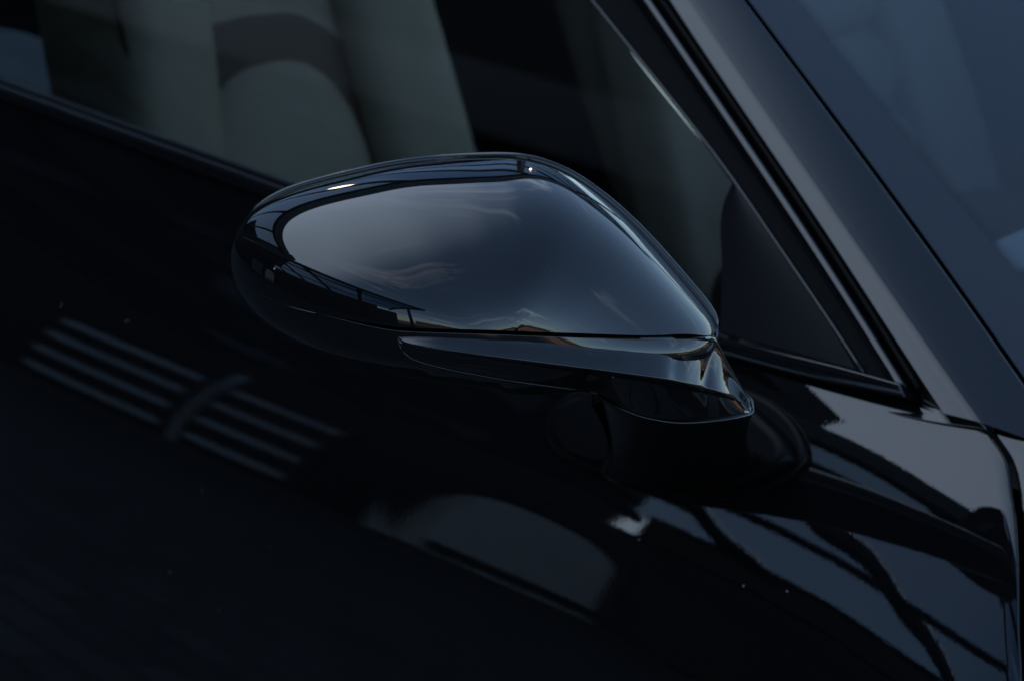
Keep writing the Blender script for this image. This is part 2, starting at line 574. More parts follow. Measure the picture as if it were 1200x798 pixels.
shutter(b, -13.6, -11.8, .15, 2.75, YW + 1.24, SLAT, 0.6, .06, .36)
shutter(b, -11.45, -10.3, .15, 2.75, YW + 1.24, SLAT, 0.6, .06, .36)
box('door_post', (-11.62, YW + 1.27, 1.45), (.06, .05, 2.9), SLAT, b)
box('kerb', (-10, YW + 2.0, .06), (42, .35, .12), KERB, kind='structure')
g2 = thing('workshop_building', (-14.2, 6.4, 0), 'dark flat-roofed workshop under the back of the glass canopy', 'building')
box('wall', (-14.2, 6.4, 2.0), (6.2, 15.8, 4.0), WALLDK, g2)
box('roof', (-14.2, 6.4, 4.15), (6.4, 16.0, .25), ROOF, g2)

# skyline behind the photographer
def house(x, y, wd, dp, h, rh, rz, label):
    t = thing('distant_house', (x, y, 0), label, 'house', 'houses along the skyline')
    c_, s_ = math.cos(rz), math.sin(rz)

    def T(p): return (x + p[0] * c_ - p[1] * s_, y + p[0] * s_ + p[1] * c_, p[2])
    v, f = box_vf((0, 0, h / 2), (wd, dp, h))
    obj('wall', [T(p) for p in v], f, BRICK, t, smooth=False)
    a, b_ = wd / 2 + .3, dp / 2 + .3
    v = [(-a, -b_, h), (a, -b_, h), (a, b_, h), (-a, b_, h), (-a, 0, h + rh), (a, 0, h + rh)]
    obj('roof', [T(p) for p in v], [(0, 1, 5, 4), (2, 3, 4, 5), (0, 4, 3), (1, 2, 5), (0, 3, 2, 1)], ROOF, t, smooth=False)
    v, f = box_vf((wd * .3, 0, h + rh), (.7, .7, 1.2))
    obj('chimney', [T(p) for p in v], f, BRICK, t, smooth=False)


def tree(x, y, h, r, seed):
    t = thing('tree', (x, y, 0), 'bushy dark tree on the far skyline behind the yard', 'tree', 'trees along the skyline')
    rg = random.Random(seed)
    rings = [[(x + rr * math.cos(a), y + rr * math.sin(a), z) for a in np.linspace(0, 6.283, 8, endpoint=False)]
             for z, rr in ((0, .3), (h * .3, .22), (h * .7, .1))]
    loft('trunk', rings, BARK, t)
    V, F = [], []
    for _ in range(900):
        u_ = rg.gauss(0, 1), rg.gauss(0, 1), rg.gauss(0, 1)
        k = (rg.random() ** .4) / math.sqrt(sum(q * q for q in u_))
        c = np.array([x + u_[0] * k * r, y + u_[1] * k * r, h * .62 + u_[2] * k * h * .38])
        e = np.array([rg.gauss(0, 1) for _ in range(3)]); e = unit(e) * rg.uniform(.15, .35)
        g_ = np.cross(e, [rg.gauss(0, 1) for _ in range(3)]); g_ = unit(g_) * rg.uniform(.12, .3)
        i = len(V)
        V += [c - e, c + g_, c + e, c - g_]; F.append((i, i + 1, i + 2, i + 3))
    obj('crown', V, F, LEAF, t, smooth=False)


hs = random.Random(3)
for k, az in enumerate(range(-62, 164, 9)):
    dist = hs.uniform(38, 52)
    house(.0 + dist * math.cos(R(az)), -1 + dist * math.sin(R(az)), hs.uniform(7.0, 9.5), 7, hs.uniform(2.3, 3.0), hs.uniform(1.0, 1.6),
          R(az + 90) + hs.uniform(-.2, .2), 'low brown house on the far skyline behind the yard')
for k in range(24):
    az = hs.uniform(-50, 150); dist = hs.uniform(32, 50)
    tree(dist * math.cos(R(az)), dist * math.sin(R(az)), hs.uniform(3.2, 5.6), hs.uniform(1.6, 2.8), k)

# ------------------------------------------------------------------ the car
car = thing('sports_car', (-0.9, 0, 0), 'glossy black sports car seen close at its wing mirror', 'car')

# --- body side: a surface swept along the car, its lean changing with height
ZT, YT = 0.876, -0.733
_lean = sm_interp([(-.30, 40), (-.05, 40), (-.02, 38.5), (0, 34), (.03, 29.5), (.06, 26.8), (.09, 24), (.115, 21), (.14, 18.2), (.165, 15.5), (.2, 12.3), (.28, 9), (.7, 6), (1, 6)])
_drop = sm_interp([(-4, .036), (-.8, .034), (-.55, .027), (-.3, .015), (-.12, .007), (-.03, .0065), (.03, .011), (.09, .024), (.16, .041), (.9, .12)])


def lean(x, l):
    """how far the panel leans out (degrees from upright) at a length l below its top edge"""
    a = _lean(l - _drop(x))
    top = 30.5 + 10 * max(0, min(1, (x + .30) / .28)) ** 1.5
    a = a if a < top - 4 else top - 4 + 4 * math.tanh((a - top + 4) / 4)
    if l < -0.009:
        a += 45 * min(1, (-.009 - l) / .005) ** 1.5
    return R(min(a, 84))


LS = np.concatenate([np.linspace(-0.016, 0.07, 90), np.linspace(0.072, 0.24, 80), np.linspace(0.25, 0.7, 24)])


def section(x):
    i0 = int(np.argmin(np.abs(LS)))
    pts = np.zeros((len(LS), 2))
    pts[i0] = (YT + .30 * max(0, x + .09) ** 2, ZT)
    for i in range(i0 + 1, len(LS)):
        a = lean(x, (LS[i] + LS[i - 1]) / 2); h = LS[i] - LS[i - 1]
        pts[i] = pts[i - 1] + (-h * math.sin(a), -h * math.cos(a))
    for i in range(i0 - 1, -1, -1):
        a = lean(x, (LS[i] + LS[i + 1]) / 2); h = LS[i + 1] - LS[i]
        pts[i] = pts[i + 1] + (h * math.sin(a), h * math.cos(a))
    return pts


_sx = np.arange(-3.3, 0.9, .006)
_sec = np.array([section(x) for x in _sx])          # x, length, (y, z)


def sec_at(x, k):
    i = (x + 3.3) / .006
    i0 = min(max(int(i), 0), len(_sx) - 2)
    t = i - i0
    return _sec[i0, k] * (1 - t) + _sec[i0 + 1, k] * t


x_shut = sm_interp([(-.02, .084), (-.0102, .0955), (.0014, .1118), (.0178, .1238), (.0294, .1316), (.0574, .1463), (.0826, .1573), (.1039, .1669), (.2, .195), (.75, .25)])


def body_panel(name, xa, xb, n, m, **kw):
    """part of the body side between two edges given as functions of the height along the section"""
    V = []
    for i in range(n):
        for k, l in enumerate(LS):
            x = xa(l) + (xb(l) - xa(l)) * i / (n - 1)
            y, z = sec_at(x, k)
            V.append((x, y, z))
    F = grid_faces(n, len(LS))
    # turned-in flanges along both edges
    o = obj(name, V, F, m, car, sharp=60, **kw)
    s = o.modifiers.new('thickness', 'SOLIDIFY'); s.thickness = 0.004; s.offset = -1
    b_ = o.modifiers.new('edge', 'BEVEL'); b_.width = .0012; b_.segments = 3; b_.limit_method = 'ANGLE'; b_.angle_limit = R(60)
    return o


door = body_panel('door', lambda l: -1.6, x_shut, 200, DOORPAINT)
fender = body_panel('front_fender', lambda l: x_shut(l) + .0045, lambda l: .75, 60, DOORPAINT)
rear = body_panel('rear_quarter_panel', lambda l: -3.2, lambda l: -1.605, 20, DOORPAINT)
box('inner_sill', (-1.1, -.63, .50), (4.0, .08, .6), CARPET, car)
box('door_pillar', (.26, -.655, .56), (.4, .05, .56), RUBBER, car)


def on_body(px, py):
    """point and outward normal of the body side under a pixel"""
    d = ray(px, py)
    lo, hi = 0.8, 2.6

    def out(t):
        p = CAM + t * d
        s = section(p[0])
        return p[1] - np.interp(-p[2], -s[:, 1], s[:, 0])
    for _ in range(40):
        mid = (lo + hi) / 2
        if out(mid) < 0: lo = mid
        else: hi = mid
    p = CAM + lo * d
    s = section(p[0])
    i = int(np.argmin(np.abs(s[:, 1] - p[2])))
    a = lean(p[0], LS[i])
    return p, np.array([0, -math.cos(a), math.sin(a)])


# --- glass plane, frames, pillar
BELT = on_plane(1080, 468, (0, -0.72, 0), np.array([0, 1.0, 0]))
AG = R(28)
NG = np.array([0, -math.cos(AG), math.sin(AG)])
PG = (BELT, NG)
L_seal = [(560, -170), (693, 0), (800, 133), (862, 215), (897, 266), (1003, 423), (1012, 437)]
L_gl = [(625, -170), (745, 0), (838, 134), (928, 266), (1042, 441), (1047, 449)]
L_gr = [(645, -170), (766, 0), (806, 58), (947, 266), (1063, 447), (1068, 455)]
L_pil = [(667, -170), (785, 0), (800, 23), (961, 262), (1102, 478), (1106, 484)]
L_cr = [(692, -170), (807, 0), (990, 266), (1145, 488), (1150, 495)]
L_end = [(745, -170), (872, 0), (1070, 266), (1200, 449), (1260, 535)]
win = strip('side_window', [(-260, -2), (0, 97), (300, 206), (500, 277), (700, 345), (850, 397)],
            [(-260, -300), (0, -300), (300, -300), (560, -170), (693, 0), (866, 219)], (BELT - NG * .004, NG), SIDEGLASS, car, thick=.004, n=60)
# the front corner of the glass is blanked by a black sail panel
strip('sail_panel', [(862, 214), (851, 238), (848, 300), (846, 390)], [(868, 222), (905, 277), (955, 350), (1006, 434)],
      PG, DARKPL, car, lift=.002, thick=.008, crown=.0012, bev=.002)
strip('window_seal', L_seal, L_gl, PG, RUBBER, car, lift=-.001, thick=.012)
tube('seal_lip', [on_plane(x, y, BELT + NG * .001, NG) for x, y in spline(L_seal, 50)], .0014, SATIN, car)
strip('window_frame', L_gl, L_gr, PG, PAINT, car, lift=.005, thick=.016, crown=.001, bev=.0012)
strip('pillar_gap', L_gr, L_pil, PG, RUBBER, car, lift=-.006, thick=.012)
tube('pillar_seal', [on_plane(x + 9, y, BELT - NG * .001, NG) for x, y in spline(L_gr, 50)], .002, RUBBER, car)

q0 = on_plane(*L_pil[1], BELT + NG * .004, NG); q1 = on_plane(*L_pil[4], BELT + NG * .004, NG)
P1 = plane_by(q0, q1, (0.25, -0.76, 0.60))
c0 = on_plane(*L_cr[1], *P1); c1 = on_plane(*L_cr[3], *P1)
P2 = plane_by(c0, c1, (0.42, -0.52, 0.76))
e0 = on_plane(*L_end[1], *P2); e1 = on_plane(*L_end[3], *P2)
PW = plane_by(e0, e1, (0.72, -0.22, 0.66))


def pillar():
    n = 60
    lines = []
    for lp, pl in ((L_pil, P1), (L_cr, P1), (L_end, P2)):
        lines.append(np.array([on_plane(x, y, *pl) for x, y in spline(lp, n)]))
    V, nc = [], 0
    for i in range(n):
        a, c, e = lines[0][i], lines[1][i], lines[2][i]
        row = [a - P1[1] * .012, a - P1[1] * .001]
        row += [a + (c - a) * s + P1[1] * .0002 * 4 * s * (1 - s) for s in np.linspace(0, .93, 8)]
        k0, k1 = a + (c - a) * .95, c + (e - c) * .035
        row += [k0 * (1 - s) ** 2 + c * 2 * s * (1 - s) + k1 * s * s for s in np.linspace(0, 1, 5)]
        row += [c + (e - c) * s + P2[1] * .0004 * 4 * s * (1 - s) for s in np.linspace(.07, .955, 12)]
        row += [c + (e - c) * .975 - P2[1] * .0002, c + (e - c) * .99 - P2[1] * .0010, e - P2[1] * .003, e - P2[1] * .012]
        V += row; nc = len(row)
    return obj('windscreen_pillar', V, grid_faces(n, nc), PAINT, car, sharp=50)


pillar()
L_gap = [(x + 5, y) for x, y in L_end]
L_frit = [(800, -170), (933, 0), (1147, 266), (1200, 328), (1300, 445)]
ws = strip('windscreen', L_gap, [(1300, -170), (1400, 0), (1500, 160), (1600, 300), (1700, 500)], (PW[0] - PW[1] * .0035, PW[1]), SCREENGLASS, car, thick=.005)
strip('screen_border', L_gap, L_frit, (PW[0] - PW[1] * .0030, PW[1]), FRIT, ws, thick=.0002)
def frit_dots():
    V, F = [], []
    A = np.array([on_plane(x, y, PW[0] - PW[1] * .0028, PW[1]) for x, y in spline(L_frit, 330)])
    for i in range(1, len(A) - 1):
        t = unit(A[i + 1] - A[i - 1]); q = np.cross(PW[1], t)
        if q[1] < 0: q = -q
        for k in range(4):
            c = A[i] + q * (.0008 + .0017 * k) + t * (.0009 if k % 2 else 0)
            r = .00068 - .00013 * k
            o_ = len(V)
            V += [c + r * (math.cos(a) * t + math.sin(a) * q) for a in np.linspace(0, 6.283, 6, endpoint=False)]
            F.append(tuple(range(o_, o_ + 6)))
    obj('border_dots', V, F, FRIT, ws, smooth=False, kind='stuff')


frit_dots()
strip('screen_seal', L_end, L_gap, (PW[0] - PW[1] * .008, PW[1]), RUBBER, ws, thick=.004)

# --- belt line trim
strip('belt_seal', [(-260, -6), (0, 92), (300, 200), (600, 306), (862, 397)], [(-260, 0), (0, 99), (300, 208), (600, 316), (862, 408)],
      PG, RUBBER, car, lift=.006, thick=.012, crown=.001, bev=.001)
strip('belt_trim', [(-260, 1), (0, 100), (300, 209), (600, 317), (870, 404), (1000, 436), (1068, 455)],
      [(-260, 16), (0, 115), (300, 226), (600, 335), (870, 424), (1000, 457), (1074, 471)],
      PG, GLOSSBLK, car, lift=.011, thick=.02, crown=.0004, bev=.003)
strip('trim_recess', [(-260, 14), (0, 113), (300, 222), (600, 330), (870, 418), (1078, 466)],
      [(-260, 40), (0, 139), (300, 248), (600, 356), (870, 448), (1130, 500)],
      (BELT - NG * .012, NG), RUBBER, car, thick=.01)
strip('shoulder_panel', [(850, 413), (1000, 458), (1075, 473), (1140, 487)], [(850, 430), (1000, 472), (1075, 491), (1157, 503)],
      (BELT - NG * .006, unit(NG + np.array([0, .0, .7]))), SATIN, car, thick=.01, bev=.002)

# ------------------------------------------------------------------ wing mirror
AX = np.array([0.567, 0.824, 0.0]); AX = unit(AX)
FX = np.array([AX[1], -AX[0], 0.0])
ORG = CAM + 1.085 * ray(560, 185)
ZUP = np.array([0, 0, 1.0])


def W(px, py, p):
    return on_plane(px, py, ORG + FX * p, FX)


def loc(pt):
    q = np.asarray(pt) - ORG
    return np.array([np.dot(q, AX), np.dot(q, FX), q[2]])


def wld(a, p, z):
    return ORG + AX * a + FX * p + ZUP * z


mirror = obj('wing_mirror', *box_vf(tuple(W(590, 330, .01)), (.02, .05, .02), 0.6), DARKPL, car, smooth=False)
DEPTH = 0.088
apex = loc(W(600, 404, DEPTH))
# rear rim outline: pixel, pixel, set-back of the rim from the rear plane
rim_px = [(848, 388, .034), (838, 370, .030), (815, 343, .026), (780, 302, .019), (740, 259, .012), (700, 224, .006), (660, 198, .002), (615, 184, 0),
          (560, 181, 0), (500, 185, 0), (440, 193, 0), (390, 204, 0), (340, 219, 0), (302, 237, 0), (280, 256, 0), (269, 282, 0),
          (268, 310, .002), (276, 345, .006), (298, 380, .012), (340, 408, .018), (400, 428, .022), (480, 437, .026), (580, 440, .030), (680, 436, .034),
          (770, 422, .036), (825, 406, .036)]

NTH = 220


def taum(th):
    """how far the shell rolls on past its widest line: most along the top and the outer end"""
    q = np.abs((np.atleast_1d(th) - R(150) + math.pi) % (2 * math.pi) - math.pi) / R(95)
    q = np.clip(1 - q, 0, 1)
    q = np.clip(q * 1.5, 0, 1)
    return R(90.5) + R(17.5) * q * q * (3 - 2 * q)


NF = 2048
_tg = np.arange(NF) / NF * 2 * math.pi
_k = np.arange(60)


def proj(P):
    q = np.asarray(P) - CAM
    d_ = q @ D
    return np.stack([600 + FPX * (q @ RT) / d_, 399 - FPX * (q @ UP) / d_], axis=1)


def per(c, th):
    th = np.atleast_1d(th)
    e = np.exp(1j * np.outer(th, _k))
    return (e * (c * np.where(_k == 0, 1.0, 2.0))).real.sum(axis=1)


def dome(th, tau):
    """points of the shell for angle th and tau (0 at the apex, pi/2 at the widest line), local a, p, z"""
    r, pr = per(_cr, th), per(_cp, th)
    s_ = np.sin(tau); c_ = np.cos(tau)
    q = np.clip(1 - np.abs((th - R(172) + math.pi) % (2 * math.pi) - math.pi) / R(95), 0, 1)
    e_ = 1 + .45 * q * q * (3 - 2 * q)               # the outer end is more pointed in plan
    cc = np.where(c_ > 0, np.maximum(c_, 1e-9) ** e_, .75 * c_)
    return np.stack([apex[0] + r * s_ * np.cos(th), pr * s_ ** 2 + DEPTH * cc, apex[2] + r * s_ * np.sin(th)], axis=1)


def rim_fit(scale):
    """widest line of the shell as a smooth periodic function of the angle round the apex"""
    o2 = spline([(x, y, p * 1000) for x, y, p in rim_px], 600, closed=True)
    fi = np.mod(np.arctan2(o2[:, 1] - 404, o2[:, 0] - 600), 2 * math.pi)
    f = np.interp(fi, _bins, scale, period=2 * math.pi)
    d_ = np.array([loc(W(600 + (x - 600) * g_, 404 + (y - 404) * g_, p / 1000)) for (x, y, p), g_ in zip(o2, f)])
    th = np.mod(np.arctan2(d_[:, 2] - apex[2], d_[:, 0] - apex[0]), 2 * math.pi)
    o_ = np.argsort(th)

    def four(v, kk):
        c = np.fft.rfft(np.interp(_tg, th[o_], v[o_], period=2 * math.pi)) / NF
        return (c * np.exp(-(np.arange(len(c)) / kk) ** 2))[:60]
    return four(np.hypot(d_[:, 0] - apex[0], d_[:, 2] - apex[2]), 26.0), four(d_[:, 1], 14.0)


_nb = 180
_bins = np.arange(_nb) / _nb * 2 * math.pi
_tp = spline([(x, y) for x, y, p in rim_px], 1500, closed=True) - np.array([600, 404])
_tr = np.hypot(_tp[:, 0], _tp[:, 1]); _ta = np.mod(np.arctan2(_tp[:, 1], _tp[:, 0]), 2 * math.pi)
_o = np.argsort(_ta)
_tgt = np.interp(_bins, _ta[_o], _tr[_o], period=2 * math.pi) - 3.0
_sc = np.ones(_nb)
_T, _U = np.meshgrid(np.linspace(0, 2 * math.pi, 720, endpoint=False), np.linspace(0, 1, 40))
_U = R(50) + (taum(_T.ravel()) - R(50)) * _U.ravel()
for _it in range(8):
    _cr, _cp = rim_fit(_sc)
    _q = dome(_T.ravel(), _U)
    _q = proj(ORG + _q[:, :1] * AX + _q[:, 1:2] * FX + _q[:, 2:] * ZUP) - np.array([600, 404])
    _qr = np.hypot(_q[:, 0], _q[:, 1]); _qa = np.mod(np.arctan2(_q[:, 1], _q[:, 0]), 2 * math.pi)
    _S = np.array([_qr[np.abs((_qa - b_ + math.pi) % (2 * math.pi) - math.pi) < .02].max() for b_ in _bins])
    _f = np.fft.rfft(_tgt / _S)
    _f *= np.exp(-(np.arange(len(_f)) / 9.0) ** 2)
    # only the rolled stretch needs correcting; the pointed inner end is drawn as it is
    _w = np.clip(1.6 - np.abs((_bins - R(215) + math.pi) % (2 * math.pi) - math.pi) / R(75), 0, 1)
    _w = _w * _w * (3 - 2 * _w)
    _sc = np.clip(1 + (_sc * np.fft.irfft(_f, _nb) ** .8 - 1) * _w, .75, 1.25)
_cr, _cp = rim_fit(_sc)
print('shell outline fit', np.abs(_tgt - _S).mean(), np.abs(_tgt - _S).max())


def dome_n(th, tau):
    e = 1e-4
    a = (dome(th + e, tau) - dome(th - e, tau)) / (2 * e)
    b = (dome(th, tau + e) - dome(th, tau - e)) / (2 * e)
    n = np.cross(a, b)
    n /= np.maximum(np.linalg.norm(n, axis=1), 1e-12)[:, None]
    q = dome(th, tau)
    out_ = np.stack([q[:, 0] - apex[0], q[:, 1] + .03, q[:, 2] - apex[2]], axis=1)
    n[(n * out_).sum(axis=1) < 0] *= -1
    return n


def az_to_tt(a, z):
    """angle and tau of the shell point above (a, z)"""
    th = np.arctan2(z - apex[2], a - apex[0])
    s_ = np.hypot(a - apex[0], z - apex[2]) / per(_cr, th)
    return th, np.arcsin(np.clip(s_, 0, 1))


def on_dome(px, py):
    """where the line of sight through a pixel first meets the shell (local a, p, z)"""
    ps = np.linspace(.11, -.01, 1200)
    q = np.array([loc(W(px, py, p)) for p in (ps[0], ps[-1])])
    L_ = q[0] + (q[1] - q[0]) * np.linspace(0, 1, 1200)[:, None]
    th = np.arctan2(L_[:, 2] - apex[2], L_[:, 0] - apex[0])
    s_ = np.hypot(L_[:, 0] - apex[0], L_[:, 2] - apex[2]) / per(_cr, th)
    pd = dome(th, np.arcsin(np.clip(s_, 0, 1)))[:, 1]
    ok = (s_ < 1) & (L_[:, 1] <= pd)
    if not ok.any():
        return L_[int(np.argmin(np.abs(s_ - 1)))]
    return L_[int(np.argmax(ok))]


gap_px = [(288, 343), (330, 356), (370, 367), (415, 377), (460, 385), (500, 387.5), (560, 389), (640, 392), (700, 394), (770, 395.5), (815, 395), (840, 391)]
gp = np.array([on_dome(x, y) for x, y in gap_px])


def rim_at(th):
    return np.array([apex[0] + per(_cr, th)[0] * math.cos(th), apex[2] + per(_cr, th)[0] * math.sin(th)])


thL = math.atan2(gp[0][2] - apex[2], gp[0][0] - apex[0]) % (2 * math.pi)
thR = math.atan2(gp[-1][2] - apex[2], gp[-1][0] - apex[0])
_g2 = np.vstack([rim_at(thL + .05)[None, :], gp[:, [0, 2]], rim_at(thR)[None, :]])
NGP = 260
gap_az = spline(_g2, NGP)
s470 = (loc(W(372, 367, .05))[0], loc(W(450, 384, .06))[0])
gap_h = np.clip((gap_az[:, 0] - s470[0]) / (s470[1] - s470[0]), 0, 1)
thA, thB = (math.atan2(gap_az[0][1] - apex[2], gap_az[0][0] - apex[0]) % (2 * math.pi)), math.atan2(gap_az[-1][1] - apex[2], gap_az[-1][0] - apex[0])


def shell(name, upper, m):
    NR = 110
    w_ = (1 - np.cos(np.linspace(0, math.pi, NGP))) / 2 * .35 + np.linspace(0, 1, NGP) * .65
    t1 = thA + (thB - thA) * w_ if upper else thA + (thB + 2 * math.pi - thA) * w_
    rr = per(_cr, t1)
    E = np.stack([apex[0] + rr * np.cos(t1), apex[2] + rr * np.sin(t1)], axis=1)
    V, N = [], []
    half = .0010
    sg = 1 if upper else -1
    G = gap_az.copy(); G[:, 1] += sg * half * gap_h
    for j in range(NR):
        q = math.sin(math.pi / 2 * j / (NR - 1))
        A = G + (E - G) * q
        if j == NR - 1:
            th, tau = t1, np.full(NGP, math.pi / 2 - 1e-3)
        else:
            th, tau = az_to_tt(A[:, 0], A[:, 1])
        V.append(dome(th, tau)); N.append(dome_n(th, tau))
    for tv in np.linspace(.06, 1, 14):
        tau = math.pi / 2 + (taum(t1) - math.pi / 2) * tv
        V.append(dome(t1, tau)); N.append(dome_n(t1, tau))
    # rounded return into the shut line
    rows, nrm = [], []
    r = .0005
    dn = np.array([0, 0, -1.0 * sg])
    for qd in (35, 65, 90):
        q = R(qd)
        rows.append(V[0] - N[0] * (r * (1 - math.cos(q)) * gap_h)[:, None] + dn * (r * math.sin(q) * gap_h)[:, None] * .5)
        nrm.append(N[0] * math.cos(q) + dn * math.sin(q))
    rows.append(rows[-1] - N[0] * .007); nrm.append(nrm[-1])
    V = rows[::-1] + V; N = nrm[::-1] + N
    # back edge turned in behind the rim
    last = V[-1].copy(); last = last + (np.array([apex[0], last[:, 1].mean() - .0, apex[2]]) - last) * np.array([.03, 0, .03])
    V.append(last); N.append(N[-1])
    P = [wld(*p) for row in V for p in row]
    Nw = [AX * n[0] + FX * n[1] + ZUP * n[2] for row in N for n in row]
    F = grid_faces(len(V), NGP)
    me = bpy.data.meshes.new(name)
    me.from_pydata([tuple(p) for p in P], [], F)
    c_ = np.mean([P[i] for i in F[len(F) // 2]], axis=0)
    bad = sum(1 for k in range(0, len(F), 97) if np.dot(np.array(me.polygons[k].normal), Nw[F[k][0]]) < 0)
    if bad > len(F) / 97 / 2:
        me.flip_normals()
    me.materials.append(m)
    me.shade_smooth()
    me.normals_split_custom_set_from_vertices([tuple(unit(n)) for n in Nw])
    o = bpy.data.objects.new(name, me); COL.objects.link(o)
    o.parent = mirror; o.matrix_parent_inverse = PARENT_INV.get(mirror.name, ID)
    return o


shell('mirror_cap', True, PAINT)
shell('lower_housing', False, PAINT)
_t = np.linspace(0, 2 * math.pi, NTH, endpoint=False)
rim_s = dome(_t, taum(_t))

# rear frame ring and the mirror glass itself
ring = [wld(r[0] + (r[0] - apex[0]) * .002, r[1] - .0020, r[2] + (r[2] - apex[2]) * .002) for r in rim_s]
tube('mirror_frame', ring, .0017, GLOSSBLK, mirror, seg=10, closed=True)
back = [wld(r[0], r[1] - .003, r[2]) for r in rim_s[::4]]
obj('mirror_glass', back, [tuple(range(len(back)))], MIRROR, mirror, smooth=False)


# --- arm: concave scoop below the cap, running into the stalk
def bez(a, b, c, n, end=False):
    return [a * (1 - t) ** 2 + b * 2 * t * (1 - t) + c * t * t for t in np.linspace(0, 1, n, endpoint=end)]


f_top = sm_interp([(466, 391), (480, 390), (520, 391), (700, 396), (800, 397), (838, 398), (852, 424), (868, 453), (882, 479)])
f_lip = sm_interp([(466, 394), (472, 399), (490, 403.5), (520, 408), (600, 418), (700, 431), (790, 443), (840, 453), (868, 466), (882, 481)])
f_bot = sm_interp([(466, 398), (470, 409), (485, 421), (520, 431), (560, 439), (600, 446), (650, 453), (697, 460), (720, 474), (760, 489), (800, 494), (845, 490), (882, 483)])

_hx = np.concatenate([np.linspace(466, 800, 30), [815, 828]])
f_pt = sm_interp([(x, on_dome(x, f_top(x) + 1.0)[1] - .0006) for x in _hx] + [(838, .0575), (852, .0565), (868, .0535), (882, .050)])
f_dl = sm_interp([(466, .0006), (474, .0022), (490, .0038), (520, .0048), (600, .0066), (700, .0098), (800, .0150), (840, .0165), (862, .011), (876, .005), (882, .002)])
TOPC = loc(W(788, 474, .050))
RA, RF = .0362, .0240


def ring_p(x, y):
    a = loc(W(x, y, .06))[0]
    return TOPC[1] + RF * max(0, 1 - abs((a - TOPC[0]) / RA) ** 2.3) ** (1 / 2.3)


def f_pb(x):
    d_ = on_dome(x, f_bot(x))[1] + .0004 if x < 740 else 0
    if x < 690: return d_
    r_ = ring_p(x, f_bot(x))
    q = min(1, (x - 690) / 50); q = q * q * (3 - 2 * q)
    return d_ * (1 - q) + r_ * q


END = [(800, 797.5, 397, 790, 443, 800, 494), (820, 822, 396.8, 808, 446.5, 818, 493), (836, 838, 399, 826, 450.5, 832, 491.5),
       (848, 846, 411, 842, 455, 846, 490), (860, 856, 431, 857, 461, 860, 487.5), (872, 869, 454, 871, 469, 872, 485), (882, 882, 478, 882, 481, 882, 483)]


def along(k, f):
    tab = [(x, f(x) if k % 2 == 0 else x) for x in (466, 468, 472, 478, 490, 520, 560, 600, 650, 700, 750, 780)]
    return sm_interp(tab + [(e[0], e[k]) for e in END])


a_tx, a_ty, a_lx, a_ly, a_bx, a_by = along(1, None), along(2, f_top), along(3, None), along(4, f_lip), along(5, None), along(6, f_bot)


def arm():
    xs = np.concatenate([np.linspace(466, 490, 14), np.linspace(494, 800, 60), np.linspace(803, 882, 50)])
    V, nc = [], 0
    for x in xs:
        pt = f_pt(x)
        T = W(a_tx(x), a_ty(x), pt)
        Lp = W(a_lx(x), a_ly(x), pt + f_dl(x))
        bx_ = a_bx(x)
        B = W(bx_, a_by(x), f_pb(bx_))
        dz = Lp[2] - T[2]
        da = (Lp - T) - ZUP * dz; da = da - FX * np.dot(da, FX)
        row = [T - FX * .02 + ZUP * .001, T - FX * .004 + ZUP * .0006]
        row += bez(T, T + ZUP * dz * .48 + FX * f_dl(x) * .07 + da * .4, Lp, 24)
        r = .0013 * min(1, f_dl(x) / .006)
        hgt = np.linalg.norm(B - Lp)
        L2 = Lp + (B - Lp) * min(.25, .005 / max(hgt, 1e-4))
        row += bez(Lp, Lp + FX * r * 1.5 - ZUP * r * .75, L2, 12)
        row += bez(L2, (L2 + B) / 2 + FX * .0012, B, 14)
        row += [B - FX * .0004 - ZUP * .0002, B - FX * .006 - ZUP * .0003, B - FX * .03]
        V += row; nc = len(row)
    F = grid_faces(len(xs), nc)
    return obj('mirror_arm', V, F, PAINT, mirror, sharp=70)


arm()
seam = [W(x, f_bot(x) + .3, f_pb(x) + .0002) for x in np.concatenate([np.linspace(467, 500, 12), np.linspace(510, 700, 30)])]
tube('arm_seam', seam, .00035, PAINT, mirror, seg=6)

# --- stalk from the arm down to the door
def stalk():
    foot, nb = on_body(800, 548)
    n = 64
    fb = [(loc(W(x, f_bot(x), ring_p(x, f_bot(x)))))[[0, 2]] for x in np.linspace(705, 880, 40)]
    fb = np.array(fb)
    base = []
    for q in np.linspace(0, 2 * math.pi, n, endpoint=False):
        cs, sn = math.cos(q), math.sin(q)
        e = 2 / 2.3
        base.append((abs(cs) ** e * np.sign(cs), abs(sn) ** e * np.sign(sn)))
    rings = []
    c0_ = wld(*TOPC)
    for k, s_ in enumerate(np.linspace(0, 1, 26)):
        c = c0_ + (foot - c0_) * s_
        ra = RA * (1 - .05 * math.sin(math.pi * s_)) + .010 * s_ ** 3
        rf = RF * (1 + .05 * s_) + .006 * s_ ** 3
        rg = []
        for cs, sn in base:
            p = c + AX * ra * cs + FX * rf * sn
            if sn > 0:
                a = TOPC[0] + RA * cs
                zt = np.interp(a, fb[:, 0], fb[:, 1]) - .0009
                p = p + ZUP * (zt - TOPC[2]) * (1 - s_)
            rg.append(p)
        rings.append(rg)
    r0 = np.array(rings[0]); c_ = r0.mean(axis=0)
    for k_, h_ in ((.96, .0012), (.85, .002), (.6, .0025), (.2, .003)):
        rings.insert(0, [c_ + (p - c_) * k_ + ZUP * h_ for p in r0])
    loft('mirror_stalk', rings, STALK, mirror, sharp=60)
    edge = [p + ZUP * .0003 for p in r0]
    tube('stalk_seam', edge, .0006, GLOSSBLK, mirror, seg=6, closed=True)


stalk()


